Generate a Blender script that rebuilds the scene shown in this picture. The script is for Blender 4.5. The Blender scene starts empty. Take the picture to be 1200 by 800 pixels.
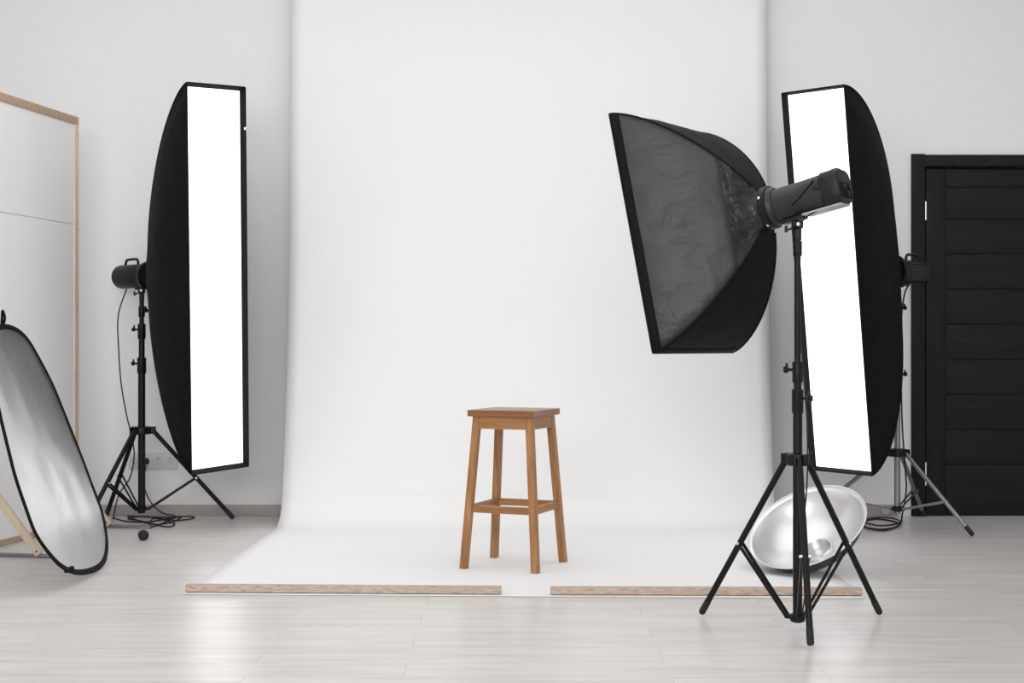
import bpy, bmesh, math, random
from mathutils import Vector, Matrix, noise
random.seed(7)
PI = math.pi
S = bpy.context.scene
C = S.collection
F, CZ = 1667.0, 1.015                      # focal length in px of a 1200 wide frame, eye height

# ------------------------------------------------------------------ camera
cam_d = bpy.data.cameras.new('camera'); cam_d.lens = 50.0; cam_d.sensor_width = 36.0
cam_d.clip_end = 60
cam = bpy.data.objects.new('camera', cam_d); C.objects.link(cam)
cam.location = (0, 0, CZ); cam.rotation_euler = (PI/2, 0, 0)
S.camera = cam
# ------------------------------------------------------------------ world / light / exposure
w = bpy.data.worlds.new('world'); S.world = w; w.use_nodes = True
bg = w.node_tree.nodes['Background']; bg.inputs[0].default_value = (1.0, 1.0, 1.0, 1); bg.inputs[1].default_value = 1.4
def area(name, loc, target, sx, sy, power, col=(1, 1, 1)):
    l = bpy.data.lights.new(name, 'AREA'); l.shape = 'RECTANGLE'; l.size = sx; l.size_y = sy
    l.energy = power; l.color = col
    o = bpy.data.objects.new(name, l); C.objects.link(o); o.location = loc
    o.rotation_euler = (Vector(target)-Vector(loc)).to_track_quat('-Z', 'Y').to_euler()
    return o
area('studio_window_light', (-1.1, -1.6, 2.8), (0.1, 7.5, 1.1), 4.4, 2.4, 215, (1.0, 0.997, 0.99))
area('overhead_fill_light', (-.3, 5.0, 3.62), (-.3, 5.0, 0), 6.0, 4.6, 105, (1.0, 0.997, 0.99))  # unseen fill added overhead to brighten the floor and paper
S.view_settings.view_transform = 'Standard'; S.view_settings.look = 'None'
S.view_settings.gamma = 1.0; S.view_settings.use_curve_mapping = False
S.view_settings.exposure = -0.23

# ------------------------------------------------------------------ materials
def mat(name, col, rough=0.6, metal=0.0, **kw):
    m = bpy.data.materials.new(name); m.use_nodes = True
    b = m.node_tree.nodes['Principled BSDF']
    b.inputs['Base Color'].default_value = (*col, 1); b.inputs['Roughness'].default_value = rough
    b.inputs['Metallic'].default_value = metal
    for k, v in kw.items(): b.inputs[k.replace('_', ' ')].default_value = v
    return m
def nodes(m): return m.node_tree.nodes, m.node_tree.links, m.node_tree.nodes['Principled BSDF']
def coords(m, scale=(1, 1, 1), loc=(0, 0, 0)):
    n, l, b = nodes(m)
    tc = n.new('ShaderNodeTexCoord'); mp = n.new('ShaderNodeMapping')
    mp.inputs['Scale'].default_value = scale; mp.inputs['Location'].default_value = loc
    l.new(tc.outputs['Object'], mp.inputs[0]); return mp.outputs[0]
def noisy(m, c1, c2, scale=(1, 1, 1), nscale=5.0, detail=6, bump=0.0, dist=0.0, lo=.3, hi=.7, bdist=.01):
    n, l, b = nodes(m); v = coords(m, scale)
    t = n.new('ShaderNodeTexNoise'); t.inputs['Scale'].default_value = nscale; t.inputs['Detail'].default_value = detail
    t.inputs['Distortion'].default_value = dist
    l.new(v, t.inputs['Vector'])
    r = n.new('ShaderNodeValToRGB'); r.color_ramp.elements[0].position = lo; r.color_ramp.elements[1].position = hi
    r.color_ramp.elements[0].color = (*c1, 1); r.color_ramp.elements[1].color = (*c2, 1)
    l.new(t.outputs['Fac'], r.inputs[0]); l.new(r.outputs[0], b.inputs['Base Color'])
    if bump:
        bp = n.new('ShaderNodeBump'); bp.inputs['Strength'].default_value = bump; bp.inputs['Distance'].default_value = bdist
        l.new(t.outputs['Fac'], bp.inputs['Height']); l.new(bp.outputs[0], b.inputs['Normal'])
    return m

M = {}
M['wall'] = noisy(mat('painted plaster', (.7, .7, .7), .85), (.80, .80, .802), (.815, .815, .817), nscale=30, bump=.04, bdist=.002)
M['ceiling'] = mat('ceiling paint', (.8, .8, .8), .9)
M['paper'] = noisy(mat('seamless paper', (.85, .85, .85), .75), (.815, .815, .815), (.83, .83, .83), nscale=1.5, bump=.05, bdist=.01)
M['skirting'] = noisy(mat('grey laminate skirting', (.3, .28, .27), .5), (.33, .30, .29), (.40, .375, .36), scale=(1, 8, 8), nscale=3)
M['black_fabric'] = None
def fabric(name, c1, c2, rough, wr=.5, sheen=.3):
    m = mat(name, c1, rough); n, l, b = nodes(m)
    b.inputs['Sheen Weight'].default_value = sheen; b.inputs['Specular IOR Level'].default_value = .10 if sheen == 0 else .4; b.inputs['Sheen Roughness'].default_value = .4
    v = coords(m, (1, 1, 1))
    t = n.new('ShaderNodeTexNoise'); t.inputs['Scale'].default_value = 5; t.inputs['Detail'].default_value = 5
    t.inputs['Distortion'].default_value = 1.2; l.new(v, t.inputs['Vector'])
    v2 = coords(m, (2.2, 2.2, 6)); t2 = n.new('ShaderNodeTexNoise'); t2.inputs['Scale'].default_value = 2; t2.inputs['Detail'].default_value = 3
    l.new(v2, t2.inputs['Vector'])
    ad = n.new('ShaderNodeMath'); ad.operation = 'ADD'; l.new(t.outputs['Fac'], ad.inputs[0]); l.new(t2.outputs['Fac'], ad.inputs[1])
    bp = n.new('ShaderNodeBump'); bp.inputs['Strength'].default_value = wr; bp.inputs['Distance'].default_value = .03
    l.new(ad.outputs[0], bp.inputs['Height']); l.new(bp.outputs[0], b.inputs['Normal'])
    r = n.new('ShaderNodeValToRGB'); r.color_ramp.elements[0].position = .35; r.color_ramp.elements[1].position = .7
    r.color_ramp.elements[0].color = (*c1, 1); r.color_ramp.elements[1].color = (*c2, 1)
    l.new(t.outputs['Fac'], r.inputs[0]); l.new(r.outputs[0], b.inputs['Base Color'])
    return m
M['black_fabric'] = fabric('black softbox nylon', (.0045, .0045, .0045), (.006, .006, .006), .7, .22, .0)
M['painted_sheen'] = fabric('black nylon with painted sheen', (.034, .034, .035), (.043, .043, .044), .45, .45, .02)  # sheen on the side panels painted in as a lighter base colour
M['flap'] = fabric('glossy black lining', (.007, .007, .007), (.010, .010, .010), .3, 1.0, .01)
M['hem'] = mat('black webbing', (.006, .006, .006), .8, Specular_IOR_Level=.15)
M['black_metal'] = mat('black enamelled metal', (.006, .006, .006), .36, Specular_IOR_Level=.22)
M['black_plastic'] = noisy(mat('black plastic', (.012, .012, .012), .45, Specular_IOR_Level=.3), (.007, .007, .007), (.010, .010, .010), nscale=120, bump=.05, bdist=.001)
M['flash_plastic'] = noisy(mat('charcoal plastic', (.02, .02, .02), .42, Specular_IOR_Level=.4), (.014, .014, .015), (.020, .020, .021), nscale=150, bump=.06, bdist=.001)
M['chrome'] = mat('chrome', (.75, .75, .75), .25, 1.0)
M['grey_metal'] = mat('anodised grey metal', (.25, .25, .26), .35, .85)
M['grey_plastic'] = mat('grey plastic', (.42, .42, .42), .45)
M['rubber'] = mat('black rubber', (.012, .012, .012), .8)
M['tan_label'] = mat('dark bronze badge', (.09, .075, .05), .4, .3)
M['silver'] = mat('brushed silver dish', (.74, .74, .75), .34, .9)
M['dish_back'] = mat('dark dish back', (.035, .035, .037), .45)
M['socket'] = mat('white socket plastic', (.62, .62, .62), .4)
M['hole'] = mat('socket hollow', (.25, .25, .25), .6)
M['white_cloth'] = mat('white backing cloth', (.90, .90, .903), .8)
M['white_diff'] = mat('white diffusion cloth', (.8, .8, .8), .8)
def emis(name, col, s):
    m = mat(name, (.8, .8, .8), .7); b = nodes(m)[2]
    b.inputs['Emission Color'].default_value = (*col, 1); b.inputs['Emission Strength'].default_value = s; return m
M['glow'] = emis('lit diffusion cloth', (1, 1, 1), 2.0)

def wood(name, c1, c2, axis='z', rough=.45, k=1.0, spec=.5):
    m = mat(name, c1, rough); n, l, b = nodes(m)
    b.inputs['Specular IOR Level'].default_value = spec
    sc = {'x': (1.5, 22, 22), 'y': (22, 1.5, 22), 'z': (22, 22, 1.5)}[axis]
    v = coords(m, tuple(a*k for a in sc))
    t = n.new('ShaderNodeTexNoise'); t.inputs['Scale'].default_value = 2.2; t.inputs['Detail'].default_value = 8; t.inputs['Distortion'].default_value = .5
    l.new(v, t.inputs['Vector'])
    r = n.new('ShaderNodeValToRGB'); r.color_ramp.elements[0].position = .3; r.color_ramp.elements[1].position = .72
    r.color_ramp.elements[0].color = (*c1, 1); r.color_ramp.elements[1].color = (*c2, 1)
    l.new(t.outputs['Fac'], r.inputs[0]); l.new(r.outputs[0], b.inputs['Base Color'])
    bp = n.new('ShaderNodeBump'); bp.inputs['Strength'].default_value = .12; bp.inputs['Distance'].default_value = .002
    l.new(t.outputs['Fac'], bp.inputs['Height']); l.new(bp.outputs[0], b.inputs['Normal'])
    return m
SW1, SW2 = (.235, .098, .030), (.46, .22, .078)
M['stool_z'] = wood('honey stained beech upright', SW1, SW2, 'z', .42)
M['stool_x'] = wood('honey stained beech across', SW1, SW2, 'x', .42)
M['stool_y'] = wood('honey stained beech along', SW1, SW2, 'y', .42)
M['stool_seat'] = wood('honey stained beech seat', (.17, .065, .02), (.30, .125, .042), 'x', .3)
M['pine_z'] = wood('bare pine upright', (.70, .53, .40), (.80, .64, .51), 'z', .6)
M['pine_y'] = wood('bare pine rail', (.42, .28, .18), (.58, .42, .29), 'y', .6)
M['pine_x'] = wood('bare pine brace', (.62, .50, .37), (.74, .62, .48), 'z', .6)
M['door_x'] = wood('dark stained oak boards', (.008, .007, .008), (.016, .0145, .015), 'x', .55, .5, .16)
M['door_z'] = wood('dark stained oak stile', (.008, .008, .009), (.015, .014, .015), 'z', .55, .5, .16)
M['batten'] = noisy(mat('raw particle board batten', (.5, .4, .3), .8), (.30, .22, .17), (.58, .47, .39), scale=(2.5, 30, 30), nscale=9, detail=8, bump=.2, bdist=.002, lo=.3, hi=.6)

def floor_mat():
    m = mat('pale grey laminate planks', (.5, .5, .5), .3); n, l, b = nodes(m)
    v = coords(m, (1, 1, 1), (.33, -4.88+.192*26, 0))
    br = n.new('ShaderNodeTexBrick'); br.offset = .37; br.offset_frequency = 2; br.squash = 1
    br.inputs['Scale'].default_value = 1; br.inputs['Brick Width'].default_value = 1.29; br.inputs['Row Height'].default_value = .192
    br.inputs['Mortar Size'].default_value = .0012; br.inputs['Mortar Smooth'].default_value = .2
    br.inputs['Color1'].default_value = (.0, .0, .0, 1); br.inputs['Color2'].default_value = (1, 1, 1, 1)
    br.inputs['Mortar'].default_value = (.5, .5, .5, 1)
    l.new(v, br.inputs['Vector'])
    # the grain: long streaks along each plank
    off = n.new('ShaderNodeVectorMath'); off.operation = 'MULTIPLY_ADD'
    off.inputs[1].default_value = (7.3, 3.1, 0); l.new(br.outputs['Color'], off.inputs[0])
    v2 = coords(m, (1.1, 11, 1)); l.new(v2, off.inputs[2])
    t = n.new('ShaderNodeTexNoise'); t.inputs['Scale'].default_value = 1.6; t.inputs['Detail'].default_value = 7; t.inputs['Distortion'].default_value = .4
    l.new(off.outputs[0], t.inputs['Vector'])
    r = n.new('ShaderNodeValToRGB'); e = r.color_ramp.elements
    e[0].position = .30; e[0].color = (.56, .54, .525, 1); e[1].position = .62; e[1].color = (.68, .665, .65, 1)
    l.new(t.outputs['Fac'], r.inputs[0])
    mx = n.new('ShaderNodeMix'); mx.data_type = 'RGBA'; mx.blend_type = 'MULTIPLY'; mx.inputs[0].default_value = .04
    l.new(r.outputs[0], mx.inputs[6]); l.new(br.outputs['Color'], mx.inputs[7])
    m2 = n.new('ShaderNodeMix'); m2.data_type = 'RGBA'; l.new(br.outputs['Fac'], m2.inputs[0])
    l.new(mx.outputs[2], m2.inputs[6]); m2.inputs[7].default_value = (.42, .40, .385, 1)
    l.new(m2.outputs[2], b.inputs['Base Color'])
    b.inputs['Roughness'].default_value = .32; b.inputs['Specular IOR Level'].default_value = .5
    bp = n.new('ShaderNodeBump'); bp.inputs['Strength'].default_value = .08; bp.inputs['Distance'].default_value = .002
    l.new(t.outputs['Fac'], bp.inputs['Height']); l.new(bp.outputs[0], b.inputs['Normal'])
    return m
M['floor'] = floor_mat()

def reflector_mat():
    m = mat('silver reflector cloth', (.82, .82, .83), .28, 1.0); n, l, b = nodes(m)
    v = coords(m, (1, 1, 1)); t = n.new('ShaderNodeTexNoise'); t.inputs['Scale'].default_value = 9
    t.inputs['Detail'].default_value = 8; t.inputs['Distortion'].default_value = 2.5; t.inputs['Roughness'].default_value = .65
    l.new(v, t.inputs['Vector'])
    bp = n.new('ShaderNodeBump'); bp.inputs['Strength'].default_value = .17; bp.inputs['Distance'].default_value = .010
    l.new(t.outputs['Fac'], bp.inputs['Height']); l.new(bp.outputs[0], b.inputs['Normal'])
    return m
M['reflector'] = reflector_mat()

# ------------------------------------------------------------------ mesh helpers
def Wp(px, py, d): return Vector(((px-600)/F*d, d, CZ-(py-400)/F*d))
def Gp(px, py, z=0.0):
    d = F*(CZ-z)/(py-400); return Vector(((px-600)/F*d, d, z))
def new(): return bmesh.new()
def box(bm, size, mtx=None, bevel=0.0, seg=2):
    r = bmesh.ops.create_cube(bm, size=1.0)
    vs = r['verts']
    for v in vs: v.co = Vector((v.co.x*size[0], v.co.y*size[1], v.co.z*size[2]))
    if mtx is not None: bmesh.ops.transform(bm, matrix=mtx, verts=vs)
    if bevel:
        es = list({e for v in vs for e in v.link_edges})
        bmesh.ops.bevel(bm, geom=es, offset=bevel, segments=seg, affect='EDGES', profile=.6)
T = Matrix.Translation
def bx(bm, lo, hi, bevel=0.0, seg=2):
    lo, hi = Vector(lo), Vector(hi); box(bm, hi-lo, T((lo+hi)/2), bevel, seg)
def frame_z(d):
    z = Vector(d).normalized(); a = Vector((0, 0, 1)) if abs(z.z) < .95 else Vector((1, 0, 0))
    x = a.cross(z).normalized(); y = z.cross(x); return x, y, z
def loft(bm, rings, cap=True, closed=False):
    R = [[bm.verts.new(p) for p in r] for r in rings]
    n = len(R[0]); pairs = list(zip(R, R[1:])) + ([(R[-1], R[0])] if closed else [])
    for a, b in pairs:
        for i in range(n):
            j = (i+1) % n
            try: bm.faces.new((a[i], a[j], b[j], b[i]))
            except ValueError: pass
    if cap and not closed:
        bm.faces.new(list(reversed(R[0]))); bm.faces.new(R[-1])
def cyl(bm, p0, p1, r0, r1=None, n=20):
    r1 = r0 if r1 is None else r1; p0, p1 = Vector(p0), Vector(p1)
    x, y, z = frame_z(p1-p0); c = min(r0, r1)*.12
    L = (p1-p0).length
    rr = [(0, r0-c), (c, r0), (L-c, r1), (L, r1-c)]
    loft(bm, [[p0+z*t+(x*math.cos(a)+y*math.sin(a))*r for a in [2*PI*i/n for i in range(n)]] for t, r in rr])
def turned(bm, p0, d, prof, n=32, cap=True):
    """lathe: prof = [(distance along d, radius)]"""
    x, y, z = frame_z(d); p0 = Vector(p0)
    loft(bm, [[p0+z*t+(x*math.cos(2*PI*i/n)+y*math.sin(2*PI*i/n))*r for i in range(n)] for t, r in prof], cap)
def catmull(P, k=8, closed=False):
    P = [Vector(p) for p in P]; out = []; N = len(P)
    for i in range(N if closed else N-1):
        g = (lambda j: P[j % N]) if closed else (lambda j: P[max(0, min(N-1, j))])
        a, b, c, d = g(i-1), g(i), g(i+1), g(i+2)
        for s in range(k):
            t = s/k
            out.append(.5*((2*b)+(c-a)*t+(2*a-5*b+4*c-d)*t*t+(3*b-a-3*c+d)*t**3))
    if not closed: out.append(P[-1])
    return out
def tube(bm, P, r, n=8, closed=False):
    P = [Vector(p) for p in P]; N = len(P); rings = []
    up = None
    for i, p in enumerate(P):
        a = P[(i-1) % N] if (closed or i) else p; b = P[(i+1) % N] if (closed or i < N-1) else p
        t = (b-a).normalized()
        if up is None: up = frame_z(t)[0]
        x = (up-t*up.dot(t)).normalized(); y = t.cross(x); up = x
        rings.append([p+(x*math.cos(2*PI*k/n)+y*math.sin(2*PI*k/n))*r for k in range(n)])
    loft(bm, rings, not closed, closed)
def obj(name, bm, m, parent=None, smooth=35, world=False):
    """one mesh object; with world=True the mesh was written in world coordinates"""
    bmesh.ops.recalc_face_normals(bm, faces=bm.faces[:])
    if parent is not None and world: bm.transform(WM[parent].inverted())
    me = bpy.data.meshes.new(name); bm.to_mesh(me); bm.free()
    me.materials.append(m); me.shade_smooth(); me.set_sharp_from_angle(angle=math.radians(smooth))
    o = bpy.data.objects.new(name, me); C.objects.link(o)
    if parent is not None:
        o.parent = parent; WM[o] = WM[parent].copy()
    else: WM[o] = Matrix.Identity(4)
    return o
WM = {}
def thing(name, label, cat, mtx=None, group=None):
    o = bpy.data.objects.new(name, None); C.objects.link(o); o.empty_display_size = .1
    mtx = mtx or Matrix.Identity(4)
    o.matrix_world = mtx; WM[o] = mtx.copy()
    o['label'] = label; o['category'] = cat
    if group: o['group'] = group
    return o
def tag(o, label, cat, group=None):
    o['label'] = label; o['category'] = cat
    if group: o['group'] = group
    return o
def rebase(o, p):
    """move the origin of a one-mesh thing to p (its base)"""
    p = Vector(p); o.data.transform(T(-p)); o.location = p; return o
def struct(name, bm, m, smooth=35):
    o = obj(name, bm, m, None, smooth); o['kind'] = 'structure'; return o

# ------------------------------------------------------------------ the room
WY = 8.28; H = 3.7; XL, XR = -4.6, 4.6; Y0 = -3.0
DX0, DX1, DZ = 2.335, 3.33, 2.045           # door opening
b = new(); bx(b, (XL-.15, Y0, -.12), (XR+.15, WY+.6, 0)); struct('floor', b, M['floor'])
b = new(); bx(b, (XL-.15, Y0, H), (XR+.15, WY+.15, H+.12)); struct('ceiling', b, M['ceiling'])
b = new(); bx(b, (XL, WY, 0), (DX0, WY+.15, H)); bx(b, (DX1, WY, 0), (XR, WY+.15, H)); bx(b, (DX0, WY, DZ), (DX1, WY+.15, H))
struct('wall_back', b, M['wall'])
b = new(); bx(b, (XL-.15, Y0, 0), (XL, WY+.15, H)); struct('wall_left', b, M['wall'])
b = new(); bx(b, (XR, Y0, 0), (XR+.15, WY+.15, H)); struct('wall_right', b, M['wall'])
def skirting(name, x0, x1):
    b = new(); bx(b, (x0, WY-.014, 0), (x1, WY, .066), .004); struct(name, b, M['skirting'])
b = new(); bx(b, (DX0-.1, WY+.15, 0), (DX1+.1, WY+.2, DZ+.1)); struct('light_stop_plate', b, M['rubber'])  # unseen plate added behind the door to stop light leaking through its gaps
skirting('baseboard_back', XL, DX0-.09)
skirting('trim_1', DX1+.09, XR)

# the door: casing, leaf with nine boards, hinges
door = thing('door_1', '', ''); del door['label']; del door['category']; door['kind'] = 'structure'
door.location = (DX0, WY, 0); WM[door] = T((DX0, WY, 0))
cx0 = 2.322; cw = .078
b = new()
bx(b, (cx0, WY-.018, 0), (cx0+cw, WY-.0005, 2.105), .002); bx(b, (DX1-.065, WY-.018, 0), (DX1+.013, WY-.0005, 2.105), .002)
bx(b, (cx0+cw, WY-.018, 2.105-cw+.008), (DX1-.065, WY-.0005, 2.1), .002)
obj('door_frame', b, M['door_z'], door, world=True)
lx0, lx1, lt = cx0+cw+.008, DX1-.075, 2.017
gap = lambda y: CZ+(400-y)/F*(WY+.02)
ys = [220.2, 256.8, 298, 339, 380, 421, 462, 503, 543.5]
sx = lx0+.118; rx = lx1-.118
b = new(); bx(b, (lx0, WY-.006, .006), (sx-.002, WY+.034, lt), .002); bx(b, (rx+.002, WY-.006, .006), (lx1, WY+.034, lt), .002)
leaf = obj('door_leaf', b, M['door_z'], door, world=True)
b = new(); bx(b, (sx-.002, WY+.012, .02), (rx+.002, WY+.03, lt-.02)); obj('door_core', b, M['rubber'], leaf, world=True)
zs = [lt+.004] + [gap(y) for y in ys] + [.002]
for a, c in zip(zs, zs[1:]):
    b = new(); bx(b, (sx, WY-.003, c+.004), (rx, WY+.012, a-.004), .003); obj('door_board', b, M['door_x'], leaf, world=True)
for y0, y1 in ((236.5, 258.3), (541, 568)):
    b = new(); x = lx0-.003
    cyl(b, (x, WY-.012, gap(y1)), (x, WY-.012, gap(y0)), .006, n=12); obj('hinge', b, M['chrome'], door, world=True)

# wall sockets, four round outlets on one plate
px2z = lambda y: CZ+(400-y)/F*WY; px2x = lambda x: (x-600)/F*WY
so = thing('wall_socket', 'white plate of round wall sockets low on the wall behind the left light stand', 'socket', T((px2x(180), WY, px2z(540))))
b = new(); bx(b, (px2x(151), WY-.011, px2z(549.5)), (px2x(208), WY-.0005, px2z(530.5)), .004); obj('plate', b, M['socket'], so, world=True)
for x in (158, 171.5, 186, 200):
    b = new(); p = Vector((px2x(x), WY-.010, px2z(540)))
    turned(b, p, (0, -1, 0), [(0, .027), (.004, .027), (.004, .021), (.0015, .020), (.0012, .001)], 28)
    s = obj('outlet', b, M['socket'], so, world=True)
    b = new()
    for dx in (-.0095, .0095): cyl(b, p+Vector((dx, -.001, 0)), p+Vector((dx, -.0035, 0)), .003, n=10)
    bx(b, p+Vector((-.004, -.003, .012)), p+Vector((.004, -.001, .018))); bx(b, p+Vector((-.004, -.003, -.018)), p+Vector((.004, -.001, -.012)))
    obj('contact_hole', b, M['hole'], s, world=True)
so2 = thing('wall_socket', 'small round socket near the floor left of the dark door', 'socket', T((px2x(1036), WY, px2z(597))))
b = new(); turned(b, (px2x(1037), WY-.0145, px2z(596.5)), (0, -1, 0), [(0, .03), (.008, .029), (.010, .024), (.006, .020), (.006, .001)], 28)
obj('plate', b, M['grey_plastic'], so2, world=True)

# ------------------------------------------------------------------ the white paper sweep
AX = math.radians(1.4)                       # the sweep stands a touch askew to the wall
def sweep_pt(u, y, z):                       # u across, y depth
    return Vector((.036+u+(y-5.70)*math.tan(AX), y-u*.035*max(0, min(1, (7.8-y)/2)), z))
prof = [(5.655, .003), (5.8, .003), (6.4, .003), (7.0, .003), (7.4, .003), (7.62, .004)]
cyc = (7.62, .16+.003)
R_ = .22
for i in range(1, 13):
    a = i/12*math.radians(80); prof.append((7.66+R_*math.sin(a), .004+R_*(1-math.cos(a))))
y1, z1 = prof[-1]
for z, y in ((.35, 7.925), (.6, 7.965), (1.0, 8.03), (1.6, 8.09), (2.2, 8.13), (2.8, 8.16), (3.3, 8.17)): prof.append((y, z))
pp = catmull([Vector((0, y, z)) for y, z in prof], 5)
b = new(); N = 40; rows = []
for p in pp:
    rows.append([b.verts.new(sweep_pt(-1.36+2.72*i/N, p.y+.004*noise.noise(Vector((i*.12, p.y, p.z*.7)))*(1 if p.z > .02 else 0), max(.003, p.z))) for i in range(N+1)])
for r0, r1 in zip(rows, rows[1:]):
    for i in range(N): b.faces.new((r0[i], r0[i+1], r1[i+1], r1[i]))
pap = thing('paper_backdrop', 'wide white seamless paper sweep hanging down the wall and out over the floor', 'backdrop', T((.036, 5.7, 0)))
sheet = obj('paper_sheet', b, M['paper'], pap, world=True)
md = sheet.modifiers.new('thickness', 'SOLIDIFY'); md.thickness = .0012; md.offset = 1
b = new(); pc = Vector((.13, 8.13+.0, 3.35))
cyl(b, pc+Vector((-1.45, 0, 0)), pc+Vector((1.45, 0, 0)), .04, n=28); obj('roll_tube', b, M['paper'], pap, world=True)
for s in (-1, 1):
    b = new(); bx(b, (pc.x+s*1.40-.02, 8.12, 3.33), (pc.x+s*1.40+.02, WY-.0005, 3.37), .004); obj('roll_bracket', b, M['black_metal'], pap, world=True)

# the two battens that hold the paper's front edge
def batten(pa, pb, label):
    a, c = Gp(*pa, .006), Gp(*pb, .006); d = (c-a); L = d.length
    b = new(); box(b, (L, .045, .027), T((L/2, .0225, .0135)), .002)
    m = Matrix.Translation(a) @ Matrix.Rotation(math.atan2(d.y, d.x), 4, 'Z')
    o = obj('wooden_batten', b, M['batten']); o.matrix_world = m; WM[o] = m
    return tag(o, label, 'batten', 'wooden battens on the front edge of the paper')
batten((217, 693.5), (587, 696), 'raw wooden batten along the left half of the paper\'s front edge')
batten((645, 696.5), (1011, 697.5), 'raw wooden batten on the paper edge, right of the gap, behind the near tripod')

# ------------------------------------------------------------------ stool
st = thing('wooden_stool', 'tall honey brown wooden stool with square seat on the white paper', 'stool',
           T((.010, 6.44, .0036)) @ Matrix.Rotation(math.radians(-22.5), 4, 'Z'))
b = new(); bx(b, (-.161, -.161, .677), (.161, .161, .706), .005, 3); obj('seat', b, M['stool_seat'], st)
ht, hb, zt = .126, .172, .676
def legc(sx, sy, z): k = hb+(ht-hb)*z/zt; return Vector((sx*k, sy*k, z))
for sx in (-1, 1):
    for sy in (-1, 1):
        b = new(); rings = []
        for z in (0.0, .003, .25, .5, zt-.002, zt):
            c = legc(sx, sy, z); hw = .0165 if z not in (0.0,) else .0155
            rings.append([c+Vector((hw*x, hw*y, 0)) for x, y in ((-1, -.86), (-.86, -1), (.86, -1), (1, -.86), (1, .86), (.86, 1), (-.86, 1), (-1, .86))])
        loft(b, rings); obj('leg', b, M['stool_z'], st)
def rail(name, z0, z1, th, off):
    for ax in (0, 1):
        for s in (-1, 1):
            b = new(); ring = []
            for z, zz in ((z0, z0), (z1, z1)):
                k = hb+(ht-hb)*z/zt; e = k-.0155
                q = s*(k+off)
                for xx, yy in ((-e, q-th/2), (e, q-th/2), (e, q+th/2), (-e, q+th/2)):
                    ring.append(Vector((xx, yy, zz)) if ax == 0 else Vector((yy, xx, zz)))
            loft(b, [ring[:4], ring[4:]]); obj(name, b, M['stool_x' if ax == 0 else 'stool_y'], st)
rail('apron', .622, .6765, .018, .004)
rail('stretcher', .250, .281, .019, .0)

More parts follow.
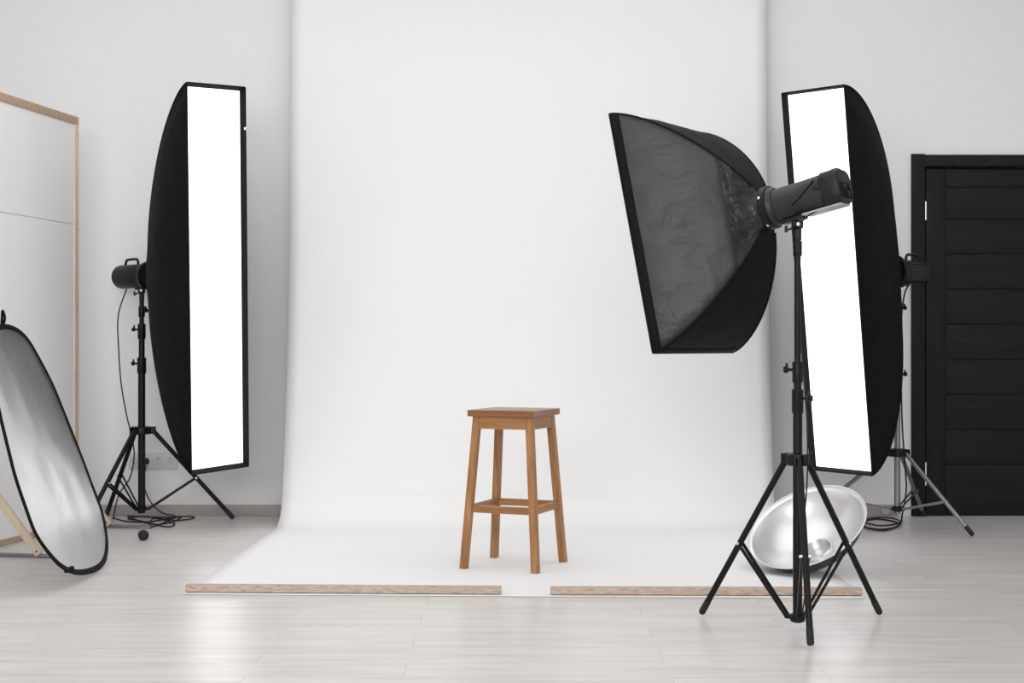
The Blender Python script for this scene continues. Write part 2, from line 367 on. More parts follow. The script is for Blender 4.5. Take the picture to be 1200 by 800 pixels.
# ------------------------------------------------------------------ softboxes
def softbox(label, mtx, W, Hh, D, p, side_mat, lit, ring_r=.072, bulge=.02, lip=.034, hem=.0):
    """local frame: the front edge lies in y=0, -Y is where it shines, +Y its back"""
    t = thing('softbox', label, 'softbox', mtx, None)
    cr = math.hypot(W/2, Hh/2); q0 = ring_r/cr
    NK, NR = 26, 14
    def rod(k):                                  # k 0..1 from front corner to the ring
        th = k*PI/2; q = max(q0, abs(math.cos(th))**(2/p)); y = D*abs(math.sin(th))**(2/p)
        return q, y
    ks = [i/NK for i in range(NK+1)]
    rr = []
    for k in ks:
        q, y = rod(k)
        if rr and rr[-1][0] <= q0+1e-6: break
        rr.append((q, y))
    rr[-1] = (q0, D)
    cs = [(-1, -1), (1, -1), (1, 1), (-1, 1)]
    # outer shell: four cloth panels between four rods
    for j in range(4):
        a, c = cs[j], cs[(j+1) % 4]
        b = new(); rows = []
        for q, y in rr:
            row = []
            for i in range(NR+1):
                u = i/NR; sag = 4*u*(1-u)*bulge*math.sin(PI*min(1, y/D))
                x = (a[0]+(c[0]-a[0])*u); z = (a[1]+(c[1]-a[1])*u)
                hx, hz = x*W/2*q, z*Hh/2*q
                # near the ring the square outline eases into the circle
                e = max(0, 1-(q-q0)/.16)
                if e > 0:
                    L = math.hypot(hx, hz); R0 = ring_r*(1+(q-q0)/q0*.55)
                    tx, tz = hx/L*R0, hz/L*R0
                    f = e*e; hx, hz = hx*(1-f)+tx*f, hz*(1-f)+tz*f
                nx, nz = (0, a[1]) if j in (0, 2) else (c[0], 0)
                wv = .006*noise.noise(Vector((hx*6, y*14, hz*9)))*math.sin(PI*u)*min(1, y/.05)
                row.append(b.verts.new((hx+nx*(sag+wv), y, hz+nz*(sag+wv))))
            rows.append(row)
        fl = new(); own = side_mat[j] is M['painted_sheen']
        for kk, (r0, r1) in enumerate(zip(rows, rows[1:])):
            inner = own and rr[kk][0] <= .46
            if inner:
                r0 = [fl.verts.new(v.co) for v in r0]; r1 = [fl.verts.new(v.co) for v in r1]
            for i in range(NR): (fl if inner else b).faces.new((r0[i], r0[i+1], r1[i+1], r1[i]))
        if own:
            bmesh.ops.remove_doubles(fl, verts=fl.verts[:], dist=1e-5)
            bmesh.ops.delete(b, geom=[v for v in b.verts if not v.link_faces], context='VERTS')
            obj('ring_flap', fl, M['flap'], t, 60)
        else: fl.free()
        o = obj('side_panel', b, side_mat[j], t, 60)
        md = o.modifiers.new('thickness', 'SOLIDIFY'); md.thickness = .002; md.offset = -1
    for a in cs:                                 # seams over the rods
        b = new(); tube(b, [Vector((a[0]*W/2*q, y, a[1]*Hh/2*q)) for q, y in rr if q > .14], .0032, 6)
        obj('seam', b, M['hem'], t)
    # front hem and hood
    b = new(); r = .0045; h = lip; ql = rodq(h+.002, D, p)
    ix, iz = min(W/2-.012, W/2*ql-.004), min(Hh/2-.012, Hh/2*ql-.004)
    for y, k in ((0, 0), ):
        P = [Vector((sx*(W/2), y, sz*(Hh/2))) for sx, sz in cs]
        for i in range(4): cyl(b, P[i], P[(i+1) % 4], r, n=8)
    for i in range(4):
        (ax, az), (cx_, cz_) = cs[i], cs[(i+1) % 4]
        A = Vector((ax*(W/2-.001), 0, az*(Hh/2-.001))); B_ = Vector((cx_*(W/2-.001), 0, cz_*(Hh/2-.001)))
        s = (1-h/W*.0)
        A2 = Vector((ax*ix, h, az*iz)); B2 = Vector((cx_*ix, h, cz_*iz))
        f = [b.verts.new(v) for v in (A, B_, B2, A2)]; b.faces.new(f)
    hm = obj('front_hood', b, M['hem'], t)
    if hem:
        b = new()
        for i in range(4):
            (ax, az), (cx_, cz_) = cs[i], cs[(i+1) % 4]
            o_ = .003
            rows = []
            for yy, q in ((0, 1), (hem*.5, rodq(hem*.5, D, p)), (hem, rodq(hem, D, p))):
                rows.append([b.verts.new(((ax+(cx_-ax)*u/8)*(W/2*q+o_), yy, (az+(cz_-az)*u/8)*(Hh/2*q+o_))) for u in range(9)])
            for r0, r1 in zip(rows, rows[1:]):
                for u in range(8): b.faces.new((r0[u], r0[u+1], r1[u+1], r1[u]))
        o = obj('hem_band', b, M['hem'], t, 60); md = o.modifiers.new('thickness', 'SOLIDIFY'); md.thickness = .005; md.offset = -1
    b = new(); bx(b, (-ix, h-.001, -iz), (ix, h+.001, iz))
    obj('diffuser', b, M['glow' if lit else 'white_diff'], t)
    b = new(); turned(b, (0, D-.012, 0), (0, 1, 0), [(0, ring_r+.004), (.004, ring_r+.008), (.026, ring_r+.006), (.030, ring_r-.006), (.030, ring_r-.02)], 36)
    obj('speed_ring', b, M['black_metal'], t)
    return t
def rodq(y, D, p): return (1-(y/D)**p)**(1/p)
def pose(c, yaw, pitch, roll, flip=False):
    r = math.radians
    m = Matrix.Rotation(r(yaw), 4, 'Z') @ Matrix.Rotation(r(pitch), 4, 'X') @ Matrix.Rotation(r(roll), 4, 'Y')
    if flip: m = m @ Matrix.Rotation(PI, 4, 'Z')
    return T(c) @ m
# panel order in softbox(): bottom, right(+x), top, left(-x)
bf = M['black_fabric']; sf = M['painted_sheen']
PL = pose((-1.55, 7.509, 1.34), 47.0, 3.8, -3.4)
PR = pose((1.619, 7.309, 1.311), -47.5, 8.7, 1.0)
PF = pose((.606, 5.339, 1.407), 52.7, -12.1, .1, True)
sbl = softbox('tall narrow black strip softbox with glowing white front, facing right, left of the backdrop', PL, .365, 2.033, .66, 1.38, [bf]*4, True, bulge=.045)
softbox('tall narrow black strip softbox with glowing white front, facing left, beside the dark door', PR, .378, 1.981, .63, 1.65, [bf]*4, True, bulge=.035)
softbox('wide black softbox turned away from the camera, on the near black tripod', PF, .59, .885, .41, 1.45, [bf, sf, bf, sf], False, bulge=.006, hem=.035)

# ------------------------------------------------------------------ flash heads (local: axis +Y points back)
def at(m, y, z=0): return m @ T((0, y, z))
def rrect(hx, hz, y, n=36, e=2.0, top=1.0):
    out = []
    for i in range(n):
        a = 2*PI*i/n; c, s = math.cos(a), math.sin(a)
        out.append(Vector((hx*math.copysign(abs(c)**(2/e), c), y, hz*math.copysign(abs(s)**(2/e), s))))
    return out
# a) the near one: bell, barrel, faceted control end, silver underside
fm = at(PF, .392)
f = thing('flash_head', 'charcoal studio flash head behind the wide softbox, on the near tripod', 'flash', fm)
def L(bm, st):
    loft(bm, [rrect(*s) for s in st])
b = new(); L(b, [(.055, .055, .0), (.071, .071, .004), (.074, .074, .03), (.069, .069, .045), (.0635, .0635, .052)]); obj('front_bell', b, M['flash_plastic'], f)
b = new(); L(b, [(.060, .060, .046), (.060, .060, .10), (.060, .060, .14), (.0605, .0595, .15, 36, 2.2), (.061, .059, .19, 36, 2.6), (.061, .059, .232, 36, 3.2), (.061, .059, .242, 36, 3.2), (.056, .054, .244, 36, 3.2)])
body = obj('barrel', b, M['flash_plastic'], f)
b = new(); L(b, [(.0625, .0605, .242, 36, 3.4), (.065, .063, .248, 36, 3.6), (.065, .063, .296, 36, 3.6), (.060, .058, .309, 36, 3.4), (.052, .050, .311, 36, 3.4)]); end = obj('control_end', b, M['black_plastic'], f)
b = new(); bx(b, (-.045, .303, -.045), (.045, .314, .012), .003); obj('control_panel', b, M['hem'], end)
b = new(); bx(b, (-.020, .278, .057), (.020, .300, .0665), .002); obj('badge', b, M['tan_label'], end)
for x, z in ((-.025, -.006), (.025, -.006), (0, -.028)):
    b = new(); turned(b, (x, .313, z), (0, 1, 0), [(0, .010), (.006, .010), (.008, .006)], 20); obj('dial', b, M['black_plastic'], end)
for y, z, r in ((.232, .012, .012), (.252, .034, .008), (.250, -.014, .007)):   # side control knobs
    for s in (-1, 1):
        b = new(); turned(b, (s*.060, y, z), (s, 0, 0), [(0, r), (.005, r), (.007, r*.7)], 18); obj('side_knob', b, M['black_plastic'], f)
for s in (-1, 1):
    b = new(); tube(b, catmull([(s*.0585, .130, -.026), (s*.0610, .165, -.006), (s*.0620, .190, .010), (s*.0600, .225, .038)], 5), .0024, 6)
    obj('seam_line', b, M['hem'], f)
b = new(); bx(b, (-.040, .15, -.0665), (.040, .300, -.0595), .002); obj('underside_plate', b, M['grey_plastic'], f)
b = new(); bx(b, (-.022, .06, -.073), (.022, .145, -.058), .003); obj('mount_rail', b, M['black_plastic'], f)
for a in (.4, 2.1, 3.6, 5.3):
    b = new(); turned(b, (math.cos(a)*.074, .016, math.sin(a)*.074), (math.cos(a), 0, math.sin(a)), [(-.002, .006), (.008, .006), (.010, .003)], 14); obj('ring_screw', b, M['chrome'], f)
# b) the two behind the strips: rounded drum with a carrying loop
def drum(label, m, ribs):
    f = thing('flash_head', label, 'flash', m)
    b = new(); L(b, [(.05, .05, 0), (.060, .060, .005), (.062, .062, .05), (.0665, .0665, .06), (.0675, .0675, .264), (.066, .066, .273), (.061, .061, .280), (.052, .052, .284), (.02, .02, .285)])
    if ribs:
        b.free(); b = new(); L(b, [(.052, .052, 0), (.058, .060, .01, 36, 2.5), (.058, .063, .03, 36, 4), (.058, .063, .245, 36, 4.5), (.055, .060, .252, 36, 4.5), (.02, .02, .253)])
    obj('drum' if not ribs else 'housing', b, M['black_plastic'], f)
    b = new()
    P = catmull([(0, .10, .062), (0, .105, .088), (0, .125, .096), (0, .20, .096), (0, .222, .088), (0, .235, .062)], 6)
    tube(b, P, .0075, 10); obj('carrying_handle', b, M['black_plastic'], f)
    if ribs:
        for k in range(6):
            for sx in (-1, 1):
                b = new(); z = -.042+k*.017; bx(b, (sx*.0605-.003, .05, z-.003), (sx*.0605+.003, .235, z+.003), .0012); obj('cooling_rib', b, M['flash_plastic'], f)
    b = new(); bx(b, (-.02, .035, -.078), (.02, .11, -.062), .003); obj('mount_rail', b, M['black_plastic'], f)
    b = new()
    turned(b, (0, .250 if ribs else .283, .0), (0, 1, 0), [(0, .016), (.006, .016), (.008, .011)], 20)
    obj('dial', b, M['flash_plastic'], f)
    return f
mL = T(PL @ Vector((0, .668, 0))) @ Matrix.Rotation(math.radians(47), 4, 'Z')
mR = T(PR @ Vector((0, .645, 0))+Vector((0, 0, -.012))) @ Matrix.Rotation(math.radians(-47.5), 4, 'Z')
drum('black drum shaped flash head with a top handle, behind the left strip softbox', mL, False)
drum('black box shaped ribbed flash head with a top handle, in front of the door frame', mR, True)

# ------------------------------------------------------------------ light stands
def clamp(parent, x, y, z, ang, m, r=.017, h=.05):
    """sleeve with a lever knob"""
    b = new(); turned(b, (x, y, z-h/2), (0, 0, 1), [(0, r*.9), (.004, r), (h-.004, r), (h, r*.85)], 24)
    s = obj('sleeve', b, m, parent, world=True)
    d = Vector((math.cos(ang), math.sin(ang), 0)); p = Vector((x, y, z+h*.12))
    b = new(); cyl(b, p+d*r*.8, p+d*(r+.020), .0055, n=12)
    turned(b, p+d*(r+.014), d, [(0, .009), (.004, .012), (.014, .012), (.018, .009)], 16)
    q = p+d*(r+.02); box(b, (.009, .009, .028), T(q+Vector((0, 0, .010))), .003)
    obj('locking_knob', b, m, s, world=True)
def stand(label, c, feet, ztop, zcol, zlow, pole_m, leg_m, lr, jl, secs, clamps, collar_m=None, brace_f=.53, twin=False, collar_r=.055):
    cx, cy = c; collar_m = collar_m or leg_m
    t = thing('light_stand', label, 'tripod', T((cx, cy, 0)))
    # column sections (z0, z1, r)
    for z0, z1, r in secs:
        b = new(); cyl(b, (cx, cy, z0), (cx, cy, z1), r, n=24); obj('pole_section', b, pole_m, t, world=True)
    # collar
    b = new(); turned(b, (cx, cy, zcol-.022), (0, 0, 1), [(0, collar_r*.62), (.003, collar_r*.70), (.030, collar_r*.74), (.040, collar_r*.70), (.044, collar_r*.5)], 30)
    for fx, fy in feet:
        d = Vector((fx-cx, fy-cy, 0)).normalized(); n_ = Vector((-d.y, d.x, 0))
        for s in (-1, 1):
            m = Matrix.Identity(4)
            m.col[0][:3] = d; m.col[1][:3] = n_; m.col[2][:3] = (0, 0, 1)
            m.translation = Vector((cx, cy, zcol))+d*collar_r*.72+n_*s*(lr+.004)
            box(b, (collar_r*.62, .005, .040), m, .0015)
    col = obj('collar', b, collar_m, t, world=True)
    b = new(); turned(b, (cx, cy, zlow-.016), (0, 0, 1), [(0, .020), (.004, .026), (.026, .026), (.030, .020)], 26)
    for fx, fy in feet:
        d = Vector((fx-cx, fy-cy, 0)).normalized()
        m = Matrix.Identity(4); m.col[0][:3] = d; m.col[1][:3] = (-d.y, d.x, 0); m.col[2][:3] = (0, 0, 1); m.translation = Vector((cx, cy, zlow))+d*.032
        box(b, (.03, .02, .016), m, .002)
    obj('lower_hub', b, collar_m, t, world=True)
    for fx, fy in feet:
        d = Vector((fx-cx, fy-cy, 0)).normalized(); n_ = Vector((-d.y, d.x, 0))
        top = Vector((cx, cy, zcol-.006))+d*collar_r*.86; bot = Vector((fx, fy, lr+.004))
        ax = (bot-top).normalized()
        b = new(); cyl(b, top-ax*.008, bot-ax*.01, lr, n=18); lg = obj('leg', b, leg_m, t, world=True)
        b = new(); e = bot-ax*.055
        turned(b, e, ax, [(0, lr*1.02), (.003, lr*1.10), (.048, lr*1.10), (.056, lr*.85)], 18); obj('rubber_foot', b, M['rubber'], lg, world=True)
        p = top+(bot-top)*brace_f; q = Vector((cx, cy, zlow))+d*.040
        for s in (-1, 1):
            b = new()
            o1 = n_*s*(lr+.003); o2 = n_*s*.009
            A, B_ = p+o1, q+o2; x, y, z = frame_z(B_-A)
            # a flat bar on each side of the leg
            u = n_; v = z.cross(u).normalized()
            m = Matrix.Identity(4); m.col[0][:3] = u; m.col[1][:3] = v; m.col[2][:3] = z; m.translation = (A+B_)/2
            box(b, (.0025, .013 if not twin else .010, (B_-A).length), m)
            obj('brace', b, leg_m, t, world=True)
        b = new(); cyl(b, p-n_*(lr+.009), p+n_*(lr+.009), .006, n=12); obj('rivet', b, M['chrome'] if leg_m is M['black_metal'] else M['grey_metal'], t, world=True)
    for z, a, r, h in clamps: clamp(t, cx, cy, z, a, collar_m, r, h)
    return t
def head_bracket(parent, c, ztop, headmtx, yloc, zloc, m, dx=0):
    """tilting yoke between the pole end and the underside of the flash"""
    p1 = headmtx @ Vector((dx, yloc, zloc)); p0 = Vector((c[0], c[1], ztop))
    b = new(); cyl(b, p0-Vector((0, 0, .01)), p0+Vector((0, 0, .03)), .014, n=20); 
    mid = p0+Vector((0, 0, .045)); turned(b, mid-Vector((.018, 0, 0)), (1, 0, 0), [(0, .012), (.004, .015), (.032, .015), (.036, .012)], 20)
    cyl(b, mid, p1, .010, .013, n=16)
    y = obj('tilt_bracket', b, m, parent, world=True)
    for q_ in (mid+Vector((0, -.012, 0)), p1+(p0-p1)*.25+Vector((0, -.011, 0))):
        b = new(); turned(b, q_, (0, -1, 0), [(0, .007), (.005, .007), (.007, .004)], 14); obj('bracket_screw', b, M['chrome'], y, world=True)
    k = mid+Vector((-.016, 0, -.012)); b = new()
    cyl(b, k, k+Vector((-.018, 0, -.006)), .004, n=10); box(b, (.010, .012, .024), T(k+Vector((-.024, 0, -.004))), .003)
    obj('tilt_lever', b, M['black_plastic'], y, world=True)

bm_ = M['black_metal']
cN = (1.002, 4.99)
zy = lambda py, d: CZ-(py-400)/F*d
nf = [Gp(822, 723)[:2], Gp(1031, 723)[:2], Gp(950, 761)[:2]]
tN = stand('near black tripod light stand carrying the wide softbox, on the laminate floor', cN, nf, 0, zy(538, 4.99), .048, bm_, bm_, .0115, 0,
           [(.03, zy(480, 4.99), .0165), (zy(482, 4.99), zy(430, 4.99), .0135), (zy(432, 4.99), zy(300, 4.99), .0115), (zy(303, 4.99), zy(283, 4.99), .0100)],
           [(zy(470, 4.99), -.1, .0205, .085), (zy(436, 4.99), PI, .0185, .075), (zy(291, 4.99), 1.5, .0155, .055)])
head_bracket(tN, cN, zy(278, 4.99), fm, .10, -.070, M['black_plastic'])
cL = (-2.062, 7.92)
lf = [(-1.575, 8.04), (-2.335, 8.19), (-2.27, 7.52)]
zl = lambda py: zy(py, 7.92)
tL = stand('black tripod light stand under the left strip softbox', cL, lf, 0, zl(504), .085, bm_, bm_, .0125, 0,
           [(.06, zl(430), .020), (zl(432), zl(392), .0165), (zl(395), zl(352), .013)],
           [(zl(428), PI, .025, .09), (zl(388), PI, .022, .085), (zl(365), 1.2, .018, .06)], collar_r=.075)
head_bracket(tL, cL, zl(350), mL, .06, -.074, M['black_plastic'])
cR = (2.10, 7.752)
rf = [Gp(1140, 630)[:2], (2.385, 8.235), (1.53, 7.66)]
zr = lambda py: zy(py, 7.752)
gm = M['grey_metal']
tR = stand('silver grey tripod light stand beside the dark door, under the right strip softbox', cR, rf, 0, zr(530), .105, gm, gm, .0115, 0,
           [(.075, zr(440), .0165), (zr(442), zr(380), .0135), (zr(382), zr(350), .0115)],
           [(zr(440), 0, .021, .07), (zr(362), 0, .019, .055)], collar_m=bm_, brace_f=.60, collar_r=.07)
head_bracket(tR, cR, zr(349), mR, .06, -.074, M['black_plastic'])

# ------------------------------------------------------------------ silver dish reflector lying on the paper
n0 = Vector((-.433, -.406, .805)).normalized(); rimc = Vector((1.304, 6.295, .195)); RR = .272
depth = .150
dm = Matrix.Identity(4); dx_, dy_, dz_ = frame_z(n0)
dm.col[0][:3] = dx_; dm.col[1][:3] = dy_; dm.col[2][:3] = dz_; dm.translation = rimc-n0*depth
# bring its lowest point down to the paper
lowest = min((dm @ Vector((r*math.cos(a), r*math.sin(a), z))).z for z, r in ((depth, RR+.003), (.105, .245), (.06, .205), (.02, .13), (0, .071), (-.031, .069)) for a in [i*PI/24 for i in range(48)])
dm.translation.z += .0045-lowest
ds = thing('dish_reflector', 'round silver beauty dish lying tilted on the paper behind the near tripod', 'reflector', dm)
def lathe(bm, prof, n=72):
    loft(bm, [[Vector((r*math.cos(2*PI*i/n), r*math.sin(2*PI*i/n), z)) for i in range(n)] for z, r in prof], False)
inn = [(.0, .066), (.004, .080), (.014, .115), (.034, .16), (.062, .200), (.098, .233), (.128, .253), (.140, .2565), (.1415, .262), (depth, RR)]
b = new(); lathe(b, inn); obj('silver_bowl', b, M['silver'], ds, 50)
b = new(); lathe(b, [(z-.004, r+.003) for z, r in inn[:-1]]+[(depth-.003, RR+.003), (depth+.0005, RR+.0015)]); obj('outer_shell', b, M['dish_back'], ds, 50)
b = new(); tube(b, [Vector((RR*math.cos(i*PI/36), RR*math.sin(i*PI/36), depth)) for i in range(72)], .003, 8, True); obj('rolled_rim', b, M['silver'], ds)
b = new(); lathe(b, [(-.030, .064), (-.030, .060), (.016, .060), (.019, .063), (.016, .067), (.0, .068), (-.028, .068), (-.030, .064)], 40); obj('mount_ring', b, M['chrome'], ds)
b = new(); lathe(b, [(-.026, .060), (-.024, .03), (-.024, .002)], 40); obj('back_plate', b, M['silver'], ds)

# ------------------------------------------------------------------ oval reflector leaning on the left
nP = Vector((.923, .049, .382)).normalized(); cP = Vector((-2.043, 6.237, .585))
def onplane(px, py):
    d = Vector(((px-600)/F, 1, -(py-400)/F)); o = Vector((0, 0, CZ)); return o+d*((cP-o).dot(nP)/d.dot(nP))
trace = [(0, 374), (16.5, 377), (31, 389), (45, 412), (62, 445), (78, 484), (95, 527), (109, 564.5), (119.6, 593), (125, 618), (126.3, 639), (122, 656), (110, 665), (91, 667.6), (74, 661),
         (58, 645), (41, 620), (29, 589), (16.5, 552), (8, 519), (0, 486), (-9, 446), (-16, 410), (-15, 384)]
ol = catmull([onplane(*p) for p in trace], 5, True)
zmin = min(p.z for p in ol); sh = Vector((0, 0, .011-zmin))
ol = [p+sh for p in ol]; cc = sum(ol, Vector())/len(ol)
print('reflector size', max(p.y for p in ol)-min(p.y for p in ol), max(p.z for p in ol)-min(p.z for p in ol), zmin)
rf_ = thing('oval_reflector', 'large oval silver reflector with black rim leaning at the left edge', 'reflector', T((cc.x, cc.y, 0)))
b = new(); rings = []
for k in range(0, 13):
    f_ = k/12; ring = []
    for i, p in enumerate(ol):
        q = cc+(p-cc)*f_*.965
        wv = .006*noise.noise(Vector((q.y*5, q.z*5, 2)))*(1-f_**4)
        ring.append(b.verts.new(q+nP*(wv)) if k else None)
    rings.append(ring)
c0 = b.verts.new(cc)
n_ = len(ol)
for i in range(n_): b.faces.new((c0, rings[1][i], rings[1][(i+1) % n_]))
for k in range(1, 12):
    for i in range(n_): b.faces.new((rings[k][i], rings[k+1][i], rings[k+1][(i+1) % n_], rings[k][(i+1) % n_]))
o = obj('silver_cloth', b, M['reflector'], rf_, 180, True)
b = new(); prof_ring = []
for i, p in enumerate(ol):
    out = (p-cc).normalized(); s = 11
    t_ = (ol[(i+1) % n_]-ol[i-1]).normalized(); ou = t_.cross(nP).normalized(); ou = ou if ou.dot(out) > 0 else -ou
    base = p-ou*.012
    prof_ring.append([base+ou*(.0125*math.cos(a))*(1 if math.cos(a) > 0 else 1.15)+nP*(.006*math.sin(a)) for a in [2*PI*j/10 for j in range(10)]])
loft(b, prof_ring, False, True); obj('black_rim', b, M['hem'], rf_, 60, True)
top = onplane(4, 374)+sh
b = new(); tube(b, catmull([top, top+Vector((.006, 0, .03)), top+Vector((-.004, 0, .06)), top+Vector((-.008, .004, .035)), top+Vector((-.010, .004, .0))], 5), .006, 8); obj('hanging_strap', b, M['hem'], rf_, 60, True)
lo = onplane(82, 660)+sh
b = new(); q = Wp(81, 667, lo.y); box(b, (.03, .05, .022), T((q.x, q.y, max(q.z, .0112))), .005); obj('corner_tab', b, M['hem'], rf_, 60, True)

# ------------------------------------------------------------------ timber framed flat on the far left
PA = Vector((-2.385, 7.83, 0)); pd = Vector((-.178, -.984, 0)).normalized(); pn = Vector((-pd.y, pd.x, 0))  # pn points to +x
if pn.x < 0: pn = -pn
PWd = 1.85; z0p, z1p = .0, 2.245
pm = Matrix.Identity(4); pm.col[0][:3] = -pd; pm.col[1][:3] = -pn; pm.col[2][:3] = (0, 0, 1); pm.translation = PA+pd*PWd
# local: x from the near end (0) to the far end (PWd), y = away from the room (0 is the visible face)
pf = thing('framed_flat', 'tall white panel in a pine frame standing at the left edge', 'panel', pm)
fw = .045
b = new(); bx(b, (PWd-fw, 0, 0), (PWd, .03, z1p), .002); sr = obj('frame_post', b, M['pine_z'], pf)
b = new(); bx(b, (0, 0, 0), (fw, .03, z1p), .002); obj('frame_post', b, M['pine_z'], pf)
b = new(); bx(b, (fw, -.001, z1p-.04), (PWd-.002, .031, z1p+.003), .002); obj('top_rail', b, M['pine_y'], pf)
b = new(); bx(b, (fw, 0, 0.0), (PWd-fw, .03, .032), .002); obj('bottom_rail', b, M['pine_y'], pf)
zs_ = CZ+(400-262)/F*7.75
b = new(); bx(b, (fw-.004, .006, .028), (PWd-fw+.004, .010, zs_-.0015)); obj('white_sheet', b, M['white_cloth'], pf)
b = new(); bx(b, (fw-.004, .006, zs_+.0015), (PWd-fw+.004, .010, z1p-.036)); obj('white_sheet', b, M['white_cloth'], pf)
b = new(); bx(b, (fw, .0101, zs_-.02), (PWd-fw, .026, zs_+.02), .001); obj('middle_rail', b, M['grey_plastic'], pf)
b = new()
b.free()
for z in (2.15, 1.78, 1.63, 1.2, .75, .3):
    b = new(); cyl(b, (PWd-.018, -.002, z), (PWd-.018, .002, z), .004, n=10); obj('screw', b, M['hole'], sr)
for name, bar_end, bot in (('near', (77, 652), (38, 651)), ('far', (177, 617.5), (128, 614))):
    e = Gp(*bar_end, .008); g = Gp(*bot, .02)
    # where the foot bar meets the flat
    tt = (e-PA).dot(pd); base = PA+pd*tt
    a0 = base+pn*.0; u = (Vector((e.x, e.y, 0))-a0); Lb = u.length; u.normalize()
    m = Matrix.Identity(4); m.col[0][:3] = u; m.col[1][:3] = (-u.y, u.x, 0); m.col[2][:3] = (0, 0, 1); m.translation = a0
    b = new(); box(b, (Lb-.004, .03, .016), m @ T((Lb/2+.002, 0, .0085)), .002); obj('foot_bar', b, M['grey_metal'], pf, world=True)
    # brace from the bar up to the flat
    s = (g-a0).dot(u)
    p0 = a0+u*s+Vector((0, -.019, .018)); p1 = a0+u*.004+Vector((0, -.019, .018+s*1.22))
    x, y, z = frame_z(p1-p0); yy = Vector((-u.y, u.x, 0)); xx = yy.cross(z).normalized()
    m = Matrix.Identity(4); m.col[0][:3] = xx; m.col[1][:3] = yy; m.col[2][:3] = z; m.translation = (p0+p1)/2
    b = new(); box(b, (.036, .018, (p1-p0).length), m, .0015); br_ = obj('brace', b, M['pine_x'], pf, world=True)
    b = new(); q = p0+z*.018-yy*.009; cyl(b, q-yy*.001, q+yy*.002, .005, n=12); obj('bolt_hole', b, M['rubber'], br_, world=True)

# ------------------------------------------------------------------ cables and small things
def cable(label, pts, r=.0038, plug=None):
    pts = catmull(pts, 10); base = min(pts, key=lambda p: p.z)
    t = thing('power_cable', label, 'cable', T((base.x, base.y, 0)))
    b = new(); tube(b, pts, r, 8); obj('cord', b, M['rubber'], t, 80, True)
    return t
z_ = .0055
le = mL @ Vector((0, .22, -.066))
def G2(px, py): return Gp(px, py, z_)
P = [le+Vector((0, 0, .02)), le, Wp(138.5, 370, le.y-.02), Wp(139, 410, 8.12), Wp(142, 450, 8.12), Wp(148, 485, 8.12), Wp(155, 515, 8.10), Wp(157, 535, 8.08), Wp(152, 560, 8.04), Wp(139, 580, 7.98),
     Wp(133, 594, 7.9)]
P[-1].z = .04
P += [G2(134, 607), G2(150, 611), G2(175, 611), G2(200, 607), G2(212, 606), G2(200, 612), G2(178, 614), G2(150, 605.8)+Vector((0, 0, .004)), G2(160, 604.8), G2(190, 606), G2(222, 604.8), G2(226, 607), G2(205, 609.5), G2(170, 606)+Vector((0, 0, .005)), G2(150, 607.5), G2(170, 612)+Vector((0, 0, .004)), G2(195, 617), G2(204, 613), G2(180, 609)+Vector((0, 0, .008)), G2(178, 617), G2(205, 605.4)]
P += [G2(190, 604.8)+Vector((0, 0, .02)), Wp(178, 590, 8.2), Wp(170, 574, 8.21), Wp(169.5, 556, 8.215), Wp(171.2, 546, 8.222)]
cb = cable('black power cable hanging from the left flash head, coiled on the floor and plugged in', P)
b = new(); pc = Vector((px2x(171.5), WY-.017, px2z(540)))
turned(b, pc+Vector((0, .002, 0)), (0, -1, 0), [(0, .019), (.004, .021), (.020, .020), (.034, .015), (.040, .009)], 24)
cyl(b, pc+Vector((0, -.028, -.004)), pc+Vector((0, -.032, -.034)), .007, .0045, n=12)
obj('plug', b, M['rubber'], cb, world=True)
P = [Vector((cR[0]+.045, cR[1]+.03, zr(300))), Vector((cR[0]+.04, cR[1]+.04, zr(340)))]
P = [mR @ Vector((0, .14, -.060)), Wp(1060, 345, 7.80), Wp(1056, 380, 7.80), Wp(1056, 440, 7.80), Wp(1057.5, 500, 7.80), Wp(1061, 550, 7.83), Wp(1062, 575, 7.85), Wp(1057, 600, 7.85)]
P[-1].z = .05
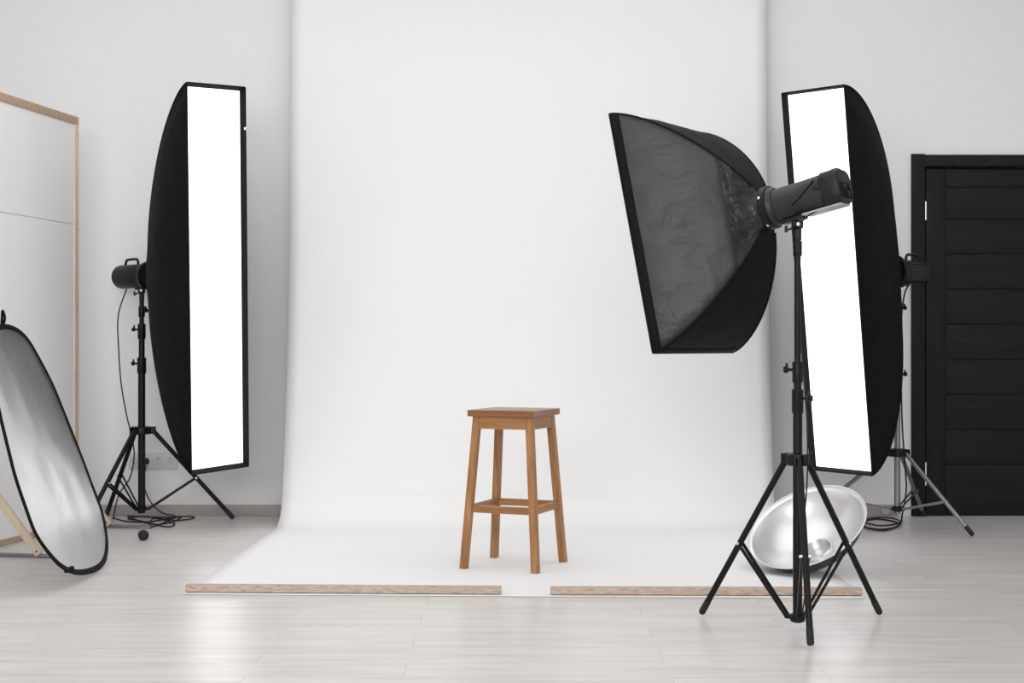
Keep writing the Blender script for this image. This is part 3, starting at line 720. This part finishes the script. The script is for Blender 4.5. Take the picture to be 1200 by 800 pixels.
P += [G2(1056, 612), G2(1048, 618), G2(1030, 620), G2(1014, 617), G2(1012, 611), G2(1028, 608), G2(1048, 611), G2(1053, 616)+Vector((0, 0, .004)), G2(1036, 621.5), G2(1016, 619)+Vector((0, 0, .004)), G2(1008, 611), G2(1022, 606.5), G2(1046, 608)+Vector((0, 0, .004)), G2(1055, 614)+Vector((0, 0, .008)), G2(1030, 617)+Vector((0, 0, .006)), G2(1005, 609)]
cable('black power cable from the right flash head, coiled on the floor left of the door', P, .0045)
# cable down the near stand
P = [Vector((cN[0]+.030, cN[1]-.002, zy(262, 4.99))), Vector((cN[0]+.010, cN[1]-.026, zy(320, 4.99))), Vector((cN[0]+.020, cN[1]-.022, zy(400, 4.99))), Vector((cN[0]+.036, cN[1]-.010, zy(450, 4.99))), Vector((cN[0]+.040, cN[1]+.004, zy(500, 4.99))),
     Vector((cN[0]+.046, cN[1]+.020, zy(545, 4.99)))]
P = [fm @ Vector((.0, .235, -.056)), Wp(939, 262, 4.95), Wp(937.5, 320, 4.955), Wp(939, 400, 4.955), Wp(943, 450, 4.95), Wp(946, 500, 4.95), Wp(946, 560, 4.97), Wp(940, 640, 4.96), Wp(936, 700, 4.955), Wp(935, 722, 4.955)]
cable('thin black cord running down the near tripod pole', P, .0028)
# black ball knob on the floor
kc = Gp(168, 633, 0); kc.z = 0
kn = thing('ball_knob', 'small round black knob lying on the floor in front of the left stand', 'knob', T(kc))
b = new()
R0 = .0265; NN = 24
rings = []
for j in range(15):
    a = -PI/2+PI*j/14; rings.append([Vector((R0*max(.02, math.cos(a))*math.cos(2*PI*i/NN), R0*math.sin(a)+.0, R0+0+R0*max(.02, math.cos(a))*math.sin(2*PI*i/NN))) for i in range(NN)])
loft(b, rings)
obj('knob_body', b, M['rubber'], kn, 60)
b = new(); tube(b, [Vector((R0*1.0*math.cos(i*PI/16), .004*math.sin(i*PI/4), R0+R0*1.0*math.sin(i*PI/16)*.96)) for i in range(32)], .0018, 6, True); obj('grip_ridge', b, M['black_plastic'], kn, 60)
# small white eyelet on the left strip's edge
b = new(); c = PL @ Vector((.180, -.004, .80)); turned(b, c, (-.2, -1, 0), [(-.004, .008), (.003, .008), (.005, .004)], 14); obj('eyelet', b, M['socket'], sbl, world=True)
